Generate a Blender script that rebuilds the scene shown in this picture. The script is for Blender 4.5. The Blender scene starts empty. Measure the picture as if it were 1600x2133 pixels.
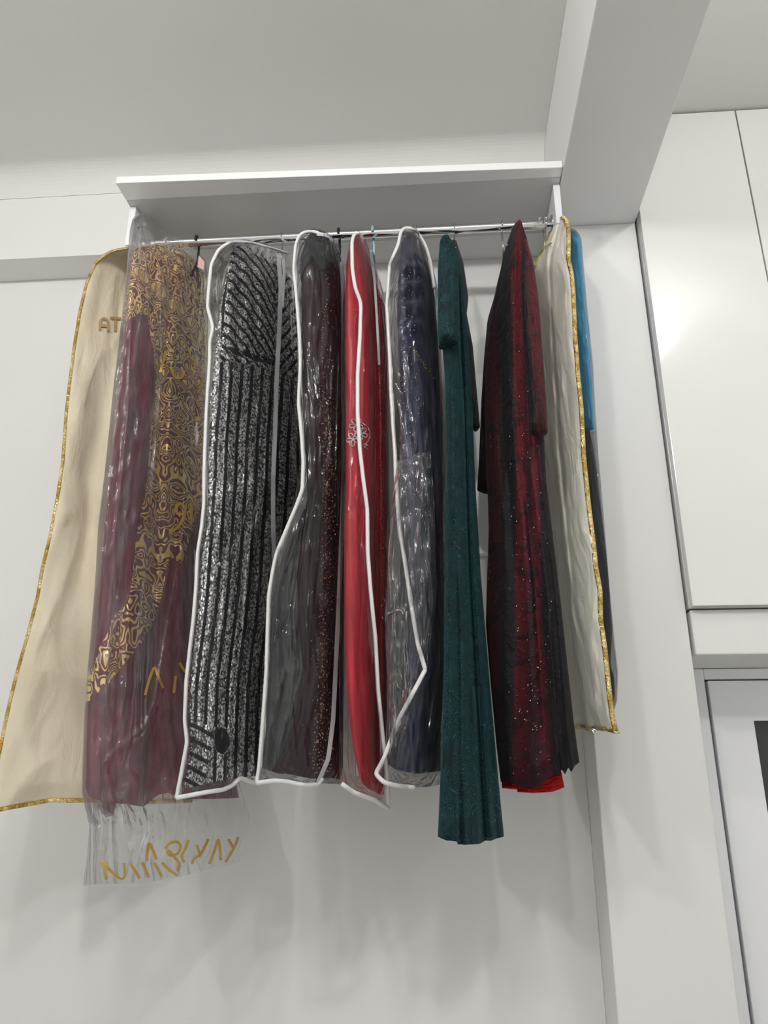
import bpy, bmesh, math, random
import numpy as np
from mathutils import Matrix, Vector
random.seed(4); rng = np.random.default_rng(4)
scn = bpy.context.scene
H = 1.45                                   # camera height above the floor; y is the distance in front of the camera
# ------------------------------------------------------------------ camera, world, lights, exposure
FPX, PITCH, YAW, ROLL = 1601.94, 0.335133, -0.073878, -0.0003
def basis(p, yw, r):
    f = np.array([math.sin(yw)*math.cos(p), math.cos(yw)*math.cos(p), math.sin(p)])
    rt = np.array([math.cos(yw), -math.sin(yw), 0.0]); up = np.cross(rt, f)
    return rt*math.cos(r)+up*math.sin(r), up*math.cos(r)-rt*math.sin(r), f
RT, UP, FW = basis(PITCH, YAW, ROLL)
cd = bpy.data.cameras.new('camera'); cam = bpy.data.objects.new('camera', cd); scn.collection.objects.link(cam)
cd.sensor_fit = 'HORIZONTAL'; cd.sensor_width = 36; cd.lens = 36*FPX/1600; cd.clip_start = .02
m = Matrix(((RT[0], UP[0], -FW[0], 0), (RT[1], UP[1], -FW[1], 0), (RT[2], UP[2], -FW[2], H), (0, 0, 0, 1)))
cam.matrix_world = m; scn.camera = cam
w = bpy.data.worlds.new('world'); scn.world = w; w.use_nodes = True
w.node_tree.nodes['Background'].inputs[0].default_value = (1, 1, .975, 1)
w.node_tree.nodes['Background'].inputs[1].default_value = 0.44
scn.view_settings.view_transform = 'Standard'; scn.view_settings.look = 'None'
scn.view_settings.exposure = 0.41; scn.view_settings.gamma = 1; scn.view_settings.use_curve_mapping = False
scn.cycles.transparent_max_bounces = 24; scn.cycles.max_bounces = 10; scn.cycles.diffuse_bounces = 5
LAMPS = [(-1.30, -.25, 1.60, 23, .05), (-.42, -.12, 1.60, 23, .05), (.08, -.62, 1.60, 24, .05), (.895, .745, 1.72, 9, .04), (2.6, -.9, 1.70, 16, .05)]
# ------------------------------------------------------------------ helpers
def ratio(px, py):
    px = np.asarray(px, float); py = np.asarray(py, float)
    q = FW + ((px-800)/FPX)[..., None]*RT - ((py-1066.5)/FPX)[..., None]*UP
    return q/q[..., 1:2]
def to_px(P):
    Q = np.asarray(P)-np.array([0, 0, H]); z = Q@FW
    return 800+FPX*(Q@RT)/z, 1066.5-FPX*(Q@UP)/z
def world(px, py, D):
    r = ratio(px, py)*np.asarray(D, float)[..., None]; r[..., 2] += H; return r
def tag(o, label=None, cat=None, group=None, kind=None):
    if label: o['label'] = label
    if cat: o['category'] = cat
    if group: o['group'] = group
    if kind: o['kind'] = kind
    return o
def empty(name, loc):
    o = bpy.data.objects.new(name, None); o.location = loc; o.empty_display_size = .05; scn.collection.objects.link(o); return o
def mesh_obj(name, verts, faces, mat, parent=None, smooth=True, attrs=None, uv=None):
    me = bpy.data.meshes.new(name)
    v = np.asarray(verts, float).reshape(-1, 3)
    if parent is not None: v = v-np.array(parent.location)
    me.from_pydata(v.tolist(), [], faces if isinstance(faces, list) else faces.tolist())
    if uv is not None:
        lay = me.uv_layers.new(name='UVMap'); idx = np.empty(len(me.loops), np.int32); me.loops.foreach_get('vertex_index', idx)
        lay.data.foreach_set('uv', np.asarray(uv, np.float32).reshape(-1, 2)[idx].ravel())
    for k, a in (attrs or {}).items():
        at = me.attributes.new(k, 'FLOAT', 'POINT'); at.data.foreach_set('value', np.asarray(a, np.float32).ravel())
    for p in me.polygons: p.use_smooth = smooth
    me.materials.append(mat); me.update()
    o = bpy.data.objects.new(name, me); scn.collection.objects.link(o)
    if parent is not None: o.parent = parent
    return o
def box(name, x0, x1, y0, y1, z0, z1, mat, parent=None, bev=.002):
    bm = bmesh.new(); bmesh.ops.create_cube(bm, size=1)
    for v in bm.verts:
        v.co = Vector((x0+(v.co.x+.5)*(x1-x0), y0+(v.co.y+.5)*(y1-y0), H+z0+(v.co.z+.5)*(z1-z0)))
        if parent is not None: v.co -= parent.location
    if bev: bmesh.ops.bevel(bm, geom=bm.edges[:], offset=bev, segments=2, affect='EDGES', profile=.5)
    me = bpy.data.meshes.new(name); bm.to_mesh(me); bm.free(); me.materials.append(mat)
    o = bpy.data.objects.new(name, me); scn.collection.objects.link(o)
    if parent is not None: o.parent = parent
    return o
def struct(o): o['kind'] = 'structure'; return o
def poly(pts, n, smooth=2):
    p = np.array(pts, float); d = np.r_[0, np.cumsum(np.hypot(*np.diff(p[:, :2], axis=0).T))]
    if d[-1] < 1e-6: return np.repeat(p[:1], n, 0)
    s = np.linspace(0, d[-1], n); q = np.stack([np.interp(s, d, p[:, i]) for i in range(p.shape[1])], 1)
    for _ in range(smooth): q[1:-1] = .25*q[:-2]+.5*q[1:-1]+.25*q[2:]
    return q
def vnoise(x, y, seed=0):
    xi = np.floor(x).astype(int); yi = np.floor(y).astype(int); fx = x-xi; fy = y-yi
    def h(a, b):
        n = (a*374761393+b*668265263+seed*1442695041) & 0x7fffffff
        n = ((n ^ (n >> 13))*1274126177) & 0x7fffffff
        return ((n ^ (n >> 16)) & 0xffff)/65535.0
    sx = fx*fx*(3-2*fx); sy = fy*fy*(3-2*fy)
    return (h(xi, yi)*(1-sx)+h(xi+1, yi)*sx)*(1-sy)+(h(xi, yi+1)*(1-sx)+h(xi+1, yi+1)*sx)*sy-.5
def ridged(x, y, seed=0): return .5-np.abs(vnoise(x, y, seed))*2
def tube(name, P, r, mat, parent=None, seg=8, flat=1.0, attrs=None):
    P = np.asarray(P, float); n = len(P); T = np.gradient(P, axis=0); T /= np.linalg.norm(T, axis=1)[:, None]+1e-9
    ref = np.array([0, 1., 0]); V = []; rr = np.broadcast_to(r, (n,))
    for i in range(n):
        a = np.cross(T[i], ref)
        if np.linalg.norm(a) < .05: a = np.cross(T[i], [1, 0, 0])
        a /= np.linalg.norm(a); b = np.cross(T[i], a)
        for k in range(seg):
            t = 2*math.pi*k/seg; V.append(P[i]+rr[i]*(a*math.cos(t)+flat*b*math.sin(t)))
    F = [(i*seg+k, i*seg+(k+1) % seg, (i+1)*seg+(k+1) % seg, (i+1)*seg+k) for i in range(n-1) for k in range(seg)]
    F += [tuple(range(seg))[::-1], tuple((n-1)*seg+k for k in range(seg))]
    return mesh_obj(name, V, F, mat, parent)
# ------------------------------------------------------------------ materials
class M:
    def __init__(s, name):
        s.m = bpy.data.materials.new(name); s.m.use_nodes = True; s.t = s.m.node_tree; s.n = s.t.nodes; s.n.clear()
        s.out = s.n.new('ShaderNodeOutputMaterial')
    def N(s, t, **kw):
        nd = s.n.new('ShaderNode'+t)
        for k, v in kw.items():
            if hasattr(nd, k) and k not in ('inputs',): setattr(nd, k, v)
        return nd
    def L(s, a, b): s.t.links.new(a, b)
    def set(s, nd, i, v):
        if hasattr(v, 'is_linked'): s.L(v, nd.inputs[i])
        else: nd.inputs[i].default_value = v
    def math(s, op, a, b=0.0, c=None):
        nd = s.N('Math', operation=op); s.set(nd, 0, a); s.set(nd, 1, b)
        if c is not None: s.set(nd, 2, c)
        return nd.outputs[0]
    def mix(s, f, a, b):
        nd = s.n.new('ShaderNodeMix'); nd.data_type = 'RGBA'; s.set(nd, 0, f)
        for i, v in ((6, a), (7, b)): s.set(nd, i, v if hasattr(v, 'is_linked') else (*v, 1))
        return nd.outputs[2]
    def attr(s, k): nd = s.N('Attribute'); nd.attribute_name = k; return nd.outputs['Fac']
    def vec(s, src='UV', scale=(1, 1, 1)):
        tc = s.N('TexCoord'); mp = s.N('Mapping'); s.L(tc.outputs[src], mp.inputs[0]); mp.inputs['Scale'].default_value = scale; return mp.outputs[0]
    def noise(s, v, scale, detail=2, dist=0.0, out=0):
        nd = s.N('TexNoise'); s.L(v, nd.inputs['Vector']); nd.inputs['Scale'].default_value = scale; nd.inputs['Detail'].default_value = detail; nd.inputs['Distortion'].default_value = dist; return nd.outputs[out]
    def vor(s, v, scale, out='Distance', feature='F1'):
        nd = s.N('TexVoronoi'); nd.feature = feature; s.L(v, nd.inputs['Vector']); nd.inputs['Scale'].default_value = scale; return nd.outputs[out]
    def bump(s, h, st, dist=.002, nrm=None):
        nd = s.N('Bump'); s.L(h, nd.inputs['Height']); nd.inputs['Strength'].default_value = st; nd.inputs['Distance'].default_value = dist
        if nrm is not None: s.L(nrm, nd.inputs['Normal'])
        return nd.outputs[0]
    def ss(s, x, a, b):
        nd = s.N('MapRange'); nd.interpolation_type = 'SMOOTHSTEP'; s.set(nd, 0, x); nd.inputs[1].default_value = a; nd.inputs[2].default_value = b; return nd.outputs[0]
    def P(s, base, rough=.5, metal=0., nrm=None, sheen=0, coat=0, spec=.5, out=True):
        p = s.N('BsdfPrincipled')
        s.set(p, 'Base Color', base if hasattr(base, 'is_linked') else (*base, 1)); s.set(p, 'Roughness', rough); s.set(p, 'Metallic', metal)
        p.inputs['Specular IOR Level'].default_value = spec
        if nrm is not None: s.L(nrm, p.inputs['Normal'])
        if sheen: p.inputs['Sheen Weight'].default_value = sheen; p.inputs['Sheen Roughness'].default_value = .4
        if coat: p.inputs['Coat Weight'].default_value = coat; p.inputs['Coat Roughness'].default_value = .05
        if out: s.L(p.outputs[0], s.out.inputs[0])
        return p
def paint(name, col, rough=.6, bs=120, st=.05, spec=.3, coat=0):
    a = M(name); v = a.vec('Object'); n1 = a.noise(v, bs, 3); n2 = a.noise(v, 1.7, 2)
    c = a.mix(a.ss(n2, .3, .7), tuple(x*.975 for x in col), col)
    a.P(c, rough, nrm=a.bump(n1, st, .002), spec=spec, coat=coat); return a.m
def flat(name, col, rough=.5, metal=0., spec=.5, sheen=0):
    a = M(name); v = a.vec('Object'); n1 = a.noise(v, 300, 2)
    a.P(a.mix(n1, tuple(x*.9 for x in col), col), rough, metal, a.bump(n1, .08, .001), sheen=sheen, spec=spec); return a.m
m_wall = paint('white_wall_paint', (.74, .745, .735))
m_ceil = paint('white_ceiling_paint', (.72, .715, .70), .7)
m_beam = paint('white_beam_paint', (.76, .755, .75), .55)
m_board = paint('white_melamine', (.86, .87, .88), .22, 40, .015, .5)
m_under = paint('shaded_white_board', (.60, .60, .595), .22, 40, .02, .5)  # white board greyed so its colour holds the shade under the shelf
m_gloss = paint('glossy_white_lacquer', (.77, .78, .765), .12, 6, .012, .5, .6)
m_pvc = paint('white_window_plastic', (.87, .88, .90), .3, 30, .01, .5)
m_dark = flat('dark_gap', (.06, .06, .06), .9)
m_floor = paint('pale_floor_tile', (.68, .67, .63), .35)
a = M('window_glass'); a.P((.045, .047, .045), .06, nrm=a.bump(a.noise(a.vec('Object'), 3, 1), .02, .002)); m_glass = a.m
a = M('chrome'); a.P((.78, .78, .80), .10, 1, a.bump(a.noise(a.vec('Object'), 25, 2), .06, .002)); m_chrome = a.m
m_black = flat('black_plastic', (.012, .012, .013), .35)
m_aqua = flat('light_blue_plastic', (.32, .55, .60), .35)
m_wire = flat('steel_wire', (.55, .55, .56), .25, 1)
m_pipe = flat('white_fabric_piping', (.70, .70, .70), .75)
m_zip = flat('grey_white_zip_tape', (.50, .51, .53), .7)
a = M('crinkled_gold_ribbon'); v = a.vec('Object', (1, 1, 1)); n1 = a.noise(v, 160, 3, 1.5); n2 = a.noise(v, 40, 2)
a.P(a.mix(a.ss(n2, .35, .65), (.50, .33, .07), (.85, .70, .34)), .26, .9, a.bump(n1, .9, .006)); m_gold = a.m
a = M('printed_gold_ink'); v = a.vec('Object'); a.P(a.mix(a.noise(v, 80), (.50, .30, .05), (.62, .41, .11)), .4, .35); m_ink = a.m
m_ink2 = flat('tan_print', (.42, .30, .16), .6)
def plastic(name, haze, tint, wr=1.0, rough=.06, sc=(26, 26, 1.8), fine=.07, refl=.03):
    a = M(name); v = a.vec('Object', sc)
    n1 = a.noise(v, 1.0, 3, 1.2); v2 = a.vec('Object', (9, 9, 2.2)); n2 = a.noise(v2, 1.0, 2, 2.0)
    rd = a.math('SUBTRACT', 1, a.math('MULTIPLY', a.math('ABSOLUTE', a.math('SUBTRACT', n2, .5)), 6)); rd = a.math('MAXIMUM', rd, 0)
    v3 = a.vec('Object', (70, 70, 40)); n3 = a.noise(v3, 1, 2, .5)
    h = a.math('ADD', a.math('ADD', n1, a.math('MULTIPLY', rd, .8)), a.math('MULTIPLY', n3, fine))
    nb = a.bump(h, .55*wr, .012)
    g = a.N('BsdfGlossy'); g.inputs['Roughness'].default_value = rough; g.inputs[0].default_value = (1, 1, 1, 1); a.L(nb, g.inputs['Normal'])
    d = a.N('BsdfDiffuse'); d.inputs[0].default_value = (*tint, 1); a.L(nb, d.inputs['Normal'])
    tr = a.N('BsdfTranslucent'); tr.inputs[0].default_value = (*tint, 1)
    dt = a.N('MixShader'); dt.inputs[0].default_value = .35; a.L(d.outputs[0], dt.inputs[1]); a.L(tr.outputs[0], dt.inputs[2])
    t = a.N('BsdfTransparent'); t.inputs[0].default_value = (.985, .985, .985, 1)
    m1 = a.N('MixShader'); a.L(a.math('ADD', haze, a.math('MULTIPLY', rd, haze*.8)), m1.inputs[0]); a.L(t.outputs[0], m1.inputs[1]); a.L(dt.outputs[0], m1.inputs[2])
    fr = a.N('Fresnel'); fr.inputs[0].default_value = 1.30; a.L(nb, fr.inputs['Normal'])
    m2 = a.N('MixShader'); a.L(a.math('MINIMUM', a.math('ADD', a.math('MULTIPLY', fr.outputs[0], .75), refl), .8), m2.inputs[0]); a.L(m1.outputs[0], m2.inputs[1]); a.L(g.outputs[0], m2.inputs[2])
    a.L(m2.outputs[0], a.out.inputs[0]); return a.m
m_poly = plastic('frosted_polythene', .085, (.78, .79, .82), .8, .14, (26, 26, 7), fine=.3, refl=.01)
m_clear = plastic('clear_vinyl', .010, (.7, .72, .74), .9, .09, refl=0.)
m_clear2 = plastic('creased_clear_vinyl', .014, (.72, .73, .78), 1.1, .09, (20, 20, 3), refl=0.012)
def fabric(name, col, col2=None, rough=.85, sheen=.2, sc=90, st=.3, spec=.2, wr=0.):
    a = M(name); v = a.vec('Object'); n1 = a.noise(v, sc, 3); n2 = a.noise(v, 7, 3)
    c = a.mix(a.ss(n2, .35, .65), col, col2 or tuple(x*.8 for x in col)); nb = a.bump(n1, st, .002)
    if wr: nb = a.bump(a.noise(a.vec('Object', (14, 14, 7)), 1, 4, 1.0), wr, .02, nb)
    a.P(c, rough, 0, nb, sheen=sheen, spec=spec); return a.m
m_beige = fabric('beige_nonwoven_cloth', (.68, .62, .49), (.62, .56, .43), sc=260, st=.25, wr=.35)
m_cream = fabric('cream_nonwoven_cloth', (.80, .78, .69), (.75, .73, .64), sc=260, st=.25, wr=.55)
m_black_cloth = fabric('dark_grey_cloth', (.022, .024, .028), sheen=.1)
m_brown = fabric('dark_wine_satin', (.022, .006, .008), (.012, .005, .007), .6, .0, 150, .1, .2)
m_red = fabric('red_satin', (.40, .010, .024), (.33, .007, .018), .42, .1, 150, .05, .4)
m_redlin = fabric('bright_red_lining', (.42, .006, .010), (.36, .006, .009), .6, .1)
m_tulle_shade = fabric('dark_grey_tulle_and_shade', (.085, .09, .092), (.055, .058, .06), .6, .1, 60, .4, .3, .4)  # cloth of the wine dress; also stands in for shade in the navy bag
m_navy = fabric('navy_satin', (.022, .024, .060), (.015, .016, .045), .42, .2, 40, .3, .4)
m_blue = fabric('sky_blue_cloth', (.050, .27, .46), (.04, .23, .40), .7, .2, 60, .3)
m_grey = fabric('slate_grey_cloth', (.055, .058, .075), (.04, .042, .055), .6, .1)
def scroll(a, v, scale, k, mirror=None):
    if mirror:
        sx = a.N('SeparateXYZ'); a.L(v, sx.inputs[0]); c = a.N('CombineXYZ')
        a.L(a.math('PINGPONG', sx.outputs[0], mirror), c.inputs[0]); a.L(sx.outputs[1], c.inputs[1]); v = c.outputs[0]
    n = a.noise(v, scale, 0, 0.55); return a.math('SINE', a.math('MULTIPLY', n, k))
a = M('wine_cloth_with_gold_damask'); v = a.vec('UV'); sc1 = scroll(a, v, 30, 46, .04); sc2 = scroll(a, v, 48, 40, .04)
pat = a.math('MAXIMUM', a.ss(sc1, .05, .28), a.math('MULTIPLY', a.ss(sc2, .35, .55), .0)); mk = a.math('GREATER_THAN', a.attr('mask'), .5)
gm = a.math('MULTIPLY', pat, mk); n2 = a.noise(a.vec('Object'), 8, 3); n3 = a.noise(a.vec('Object', (60, 60, 12)), 1, 4, 1)
wine = a.mix(a.ss(n2, .3, .7), (.155, .012, .029), (.095, .009, .020))
a.P(a.mix(gm, wine, (.88, .64, .22)), a.math('SUBTRACT', .7, a.math('MULTIPLY', gm, .35)), a.math('MULTIPLY', gm, .45), a.bump(a.math('ADD', n3, a.math('MULTIPLY', gm, .3)), .5, .006), sheen=.15, spec=.25); m_damask = a.m
a = M('silver_sequin_bands'); v = a.vec('UV'); st = a.attr('stripe'); fr = a.math('FRACT', st)
tri = a.math('ABSOLUTE', a.math('SUBTRACT', fr, .5)); jit = a.math('MULTIPLY', a.math('SUBTRACT', a.noise(v, 120, 2), .5), .22)
band = a.ss(a.math('ADD', tri, jit), .37, .30)
vd = a.vor(v, 210); vc = a.vor(v, 210, 'Color'); sv = a.N('SeparateXYZ'); a.L(vc, sv.inputs[0])
nv = a.N('VectorMath', operation='SUBTRACT'); a.L(vc, nv.inputs[0]); nv.inputs[1].default_value = (.5, .5, .5)
ns = a.N('VectorMath', operation='SCALE'); a.L(nv.outputs[0], ns.inputs[0]); ns.inputs['Scale'].default_value = .6
geo = a.N('NewGeometry'); na = a.N('VectorMath', operation='ADD'); a.L(geo.outputs['Normal'], na.inputs[0]); a.L(ns.outputs[0], na.inputs[1])
nn = a.N('VectorMath', operation='NORMALIZE'); a.L(na.outputs[0], nn.inputs[0])
seq = a.mix(a.ss(sv.outputs[0], .1, .9), (.26, .26, .27), (.72, .72, .73)); seq = a.mix(a.ss(vd, .5, .65), seq, (.06, .06, .06))
dk = a.P((.012, .012, .014), .8, spec=.2, out=False); sq = a.P(seq, .25, .40, nn.outputs[0], out=False)
mx = a.N('MixShader'); a.L(band, mx.inputs[0]); a.L(dk.outputs[0], mx.inputs[1]); a.L(sq.outputs[0], mx.inputs[2]); a.L(mx.outputs[0], a.out.inputs[0]); m_seq = a.m
a = M('embossed_teal_velvet'); v = a.vec('UV'); s1 = scroll(a, v, 52, 34); s2 = a.noise(v, 11, 2)
ln = a.ss(a.math('ABSOLUTE', s1), .65, .1); area = a.ss(s2, .40, .46); ln = a.math('MULTIPLY', ln, area)
pile = a.ss(a.noise(a.vec('Object'), 30, 3, .5), .35, .7)
c = a.mix(pile, (.001, .010, .013), (.003, .026, .031)); c = a.mix(a.math('MULTIPLY', ln, .6), c, (.020, .105, .118))
a.P(c, .75, 0, a.bump(ln, 1.0, .006), sheen=.12, spec=.25); m_velvet = a.m
bpy.data.materials['embossed_teal_velvet'].node_tree.nodes['Principled BSDF'].inputs['Sheen Tint'].default_value = (.25, .75, .8, 1)
a = M('shaded_teal_velvet'); v = a.vec('Object'); a.P(a.mix(a.noise(v, 30, 3), (.0015, .010, .013), (.003, .018, .022)), .8, 0, a.bump(a.noise(v, 80, 3, 1), .4, .003), sheen=.1, spec=.2); m_velvet2 = a.m  # darker copy of the velvet, back sleeve's shade put into the colour
a = M('black_lace_over_red'); v = a.vec('UV'); s1 = scroll(a, v, 50, 34); lace = a.ss(a.math('ABSOLUTE', s1), .55, .25)
lace = a.math('MAXIMUM', lace, a.ss(a.noise(v, 24, 3), .5, .62)); r = a.math('MULTIPLY', a.attr('mask'), a.math('SUBTRACT', 1, a.math('MULTIPLY', lace, .75)))
a.P(a.mix(r, (.006, .005, .007), (.105, .006, .012)), .7, 0, a.bump(lace, .6, .004), sheen=.03, spec=.25); m_lace = a.m
a = M('bronze_bead'); a.P((.55, .36, .24), .2, .9); m_bead = a.m
a = M('clear_crystal_bead'); a.P((.85, .85, .86), .12, .8); m_cryst = a.m
# ------------------------------------------------------------------ the room
WY, ZB, ZC, ZC2 = 1.946, 1.475, 1.78, 1.825
struct(box('wall_back', -4, .333, WY, WY+.12, -H, ZC, m_wall, bev=0))
struct(box('floor', -4, 4, -3.5, 2.4, -H-.1, -H, m_floor, bev=0))
def prism(name, poly_yz, x0, x1, mat):
    n = len(poly_yz); V = [(x, y, H+z) for x in (x0, x1) for y, z in poly_yz]
    F = [tuple(range(n)), tuple(range(2*n-1, n-1, -1))]+[(i, i+n, (i+1) % n+n, (i+1) % n) for i in range(n)]
    return mesh_obj(name, V, F, mat, smooth=False)
r = .07; arc = [(1.84-r+r*math.sin(t), ZC-r+r*math.cos(t)) for t in np.linspace(0, math.pi/2, 12)]
o = prism('ceiling', [(-3.5, ZC+.1), (-3.5, ZC)]+[(y, z) for y, z in arc]+[(1.84, 1.70), (WY-.001, 1.70), (WY-.001, ZC+.1)], -4, .3405, m_ceil); struct(o)
struct(box('trim_1', -4, .3395, 1.84, WY-.0005, ZB, 1.699, m_beam, bev=.001))
struct(box('trim_2', .341, .570, -3.5, 2.3, ZB-.005, 1.93, m_beam, bev=.003))
struct(box('wall_right', .3335, .570, 1.81, 2.3, -H, ZB-.0055, m_wall, bev=.003))
struct(box('ceiling', .5705, 4, -3.5, 2.3, ZC2, ZC2+.1, m_ceil, bev=0))
struct(box('trim_3', .577, 2.6, 1.805, 2.10, .268, .372, m_wall, bev=.004))
# upper cupboard right of the column
cup = tag(empty('wall_cupboard', (1.1, 1.95, H+.374)), 'tall glossy white built-in cupboard above the window, right of the column', 'cupboard')
box('body', .574, 2.4, 1.800, 2.12, .3745, ZC2-.004, m_under, cup, .001)
for x0, x1 in ((.577, .8805), (.8845, 1.19), (1.194, 1.50)): box('door', x0, x1, 1.780, 1.7985, .376, ZC2-.006, m_gloss, cup, .0015)
# window below
win = struct(empty('window_1', (1.1, 2.06, H-.6)))
box('window_frame', .5715, .664, 2.035, 2.10, -H+.02, .267, m_pvc, win, .003)
box('window_frame', .664, 2.0, 2.035, 2.10, .240, .267, m_pvc, win, .003)
def frame(name, x0, x1, z0, z1, w, y0, y1, mat, parent):
    bm = bmesh.new(); o_ = [(x0, z0), (x1, z0), (x1, z1), (x0, z1)]; i_ = [(x0+w, z0+w), (x1-w, z0+w), (x1-w, z1-w), (x0+w, z1-w)]
    V = [[bm.verts.new((x-parent.location.x, y-parent.location.y, H+z-parent.location.z)) for x, z in q] for y in (y0, y1) for q in (o_, i_)]
    for k in range(4):
        j = (k+1) % 4
        bm.faces.new((V[0][k], V[0][j], V[1][j], V[1][k])); bm.faces.new((V[2][j], V[2][k], V[3][k], V[3][j]))
        bm.faces.new((V[0][j], V[0][k], V[2][k], V[2][j])); bm.faces.new((V[1][k], V[1][j], V[3][j], V[3][k]))
    bmesh.ops.bevel(bm, geom=bm.edges[:], offset=.0012, segments=1, affect='EDGES')
    me = bpy.data.meshes.new(name); bm.to_mesh(me); bm.free(); me.materials.append(mat); o = bpy.data.objects.new(name, me); scn.collection.objects.link(o); o.parent = parent; return o
box('window_gap', .664, 2.0, 2.062, 2.09, -H+.02, .239, m_dark, win, 0)
frame('window_sash', .670, 1.75, -H+.05, .236, .098, 2.03, 2.06, m_pvc, win)
box('window_pane', .765, 1.655, 2.045, 2.052, -H+.14, .14, m_glass, win, 0)
# clothes shelf
sh = tag(empty('clothes_shelf', (-.24, 1.7, H+ZB)), 'long white wall shelf above the row of hanging clothes', 'shelf')
bm = bmesh.new()
def hexa(name, pts, z0, z1, mat, parent, bev=.001):
    bm = bmesh.new(); a_ = [bm.verts.new((x, y, z0)) for x, y in pts]; b_ = [bm.verts.new((x, y, z1)) for x, y in pts]; n = len(pts)
    bm.faces.new(a_[::-1]); bm.faces.new(b_)
    for i in range(n): bm.faces.new((a_[i], a_[(i+1) % n], b_[(i+1) % n], b_[i]))
    for v in bm.verts: v.co = v.co+Vector((0, 0, H))-parent.location
    bmesh.ops.bevel(bm, geom=bm.edges[:], offset=bev, segments=1, affect='EDGES')
    me = bpy.data.meshes.new(name); bm.to_mesh(me); bm.free(); me.materials.append(mat); o = bpy.data.objects.new(name, me); scn.collection.objects.link(o); o.parent = parent; return o
hexa('front_board', [(-.820, 1.561), (.3395, 1.592), (.3395, 1.6255), (-.817, 1.6255)], ZB, ZB+.021, m_board, sh)
hexa('shelf_board', [(-.817, 1.6265), (.3395, 1.6265), (.3395, 1.8395), (-.817, 1.8395)], ZB+.0006, ZB+.021, m_under, sh)
box('side_board', -.817, -.799, 1.650, 1.8395, ZB-.125, ZB, m_board, sh, .001)
box('side_board', .3225, .3395, 1.650, 1.8085, ZB-.125, ZB, m_board, sh, .001)
RY, RZ = 1.70, H+1.388
rod = tag(empty('clothes_rail', (-.24, RY, RZ)), 'chrome clothes rail under the white shelf carrying the whole row of garments', 'clothes rail')
tube('rail_tube', [(x, RY, RZ) for x in np.linspace(-.795, .319, 24)], .0125, m_chrome, rod, 24)
for x, s in ((-.7985, 1), (.322, -1)):
    tube('rail_bracket', [(x, RY, RZ), (x+s*.004, RY, RZ), (x+s*.0041, RY, RZ), (x+s*.016, RY, RZ)], [.024, .024, .0155, .0155], m_chrome, rod, 24)
for x in (.306, .29): tube('bracket_screw', [(x, RY, RZ+.010), (x, RY, RZ+.02), (x, RY, RZ+.0201), (x, RY, RZ+.0225)], [.0025, .0025, .005, .005], m_chrome, rod, 10)
tag(box('junction_box', .045, .175, WY-.022, WY-.0005, .55, ratio(985, 779)[2]*1.925, m_pvc, bev=.004), 'flat white box on back wall, glimpsed between teal dress and red-black dress', 'wall box')
# ------------------------------------------------------------------ lamps (all outside the frame)
def lamp_mat(st):
    a = M('lamp_opal_glass'); e = a.N('Emission'); e.inputs[0].default_value = (1, .975, .94, 1); e.inputs[1].default_value = st; a.L(e.outputs[0], a.out.inputs[0]); return a.m
for i, (x, y, z, pw, rad) in enumerate(LAMPS):
    zc = ZC if x < .34 else ZC2
    t = tag(empty('ceiling_light', (x, y, H+zc)), ['round white globe lamp at the far left, above the camera', 'round white globe lamp left of the beam, closest to the clothes', 'round white globe lamp behind the camera on the left', 'small round globe lamp right of the beam in front of the cupboard', 'round globe lamp right of the beam, behind the camera'][i], 'ceiling light', 'short pendant globe lamps')
    tube('lamp_mount', [(x, y, H+zc-.0005), (x, y, H+zc-.012), (x, y, H+zc-.0121), (x, y, H+z+rad*.99)], [.05, .05, .014, .014], m_pvc, t, 24)
    th = np.linspace(.02, math.pi-.02, 20); tube('lamp_globe', [(x, y, H+z+rad*math.cos(q)) for q in th], [rad*math.sin(q) for q in th], lamp_mat(pw/(4*math.pi**2*rad*rad)), t, 28)
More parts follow.
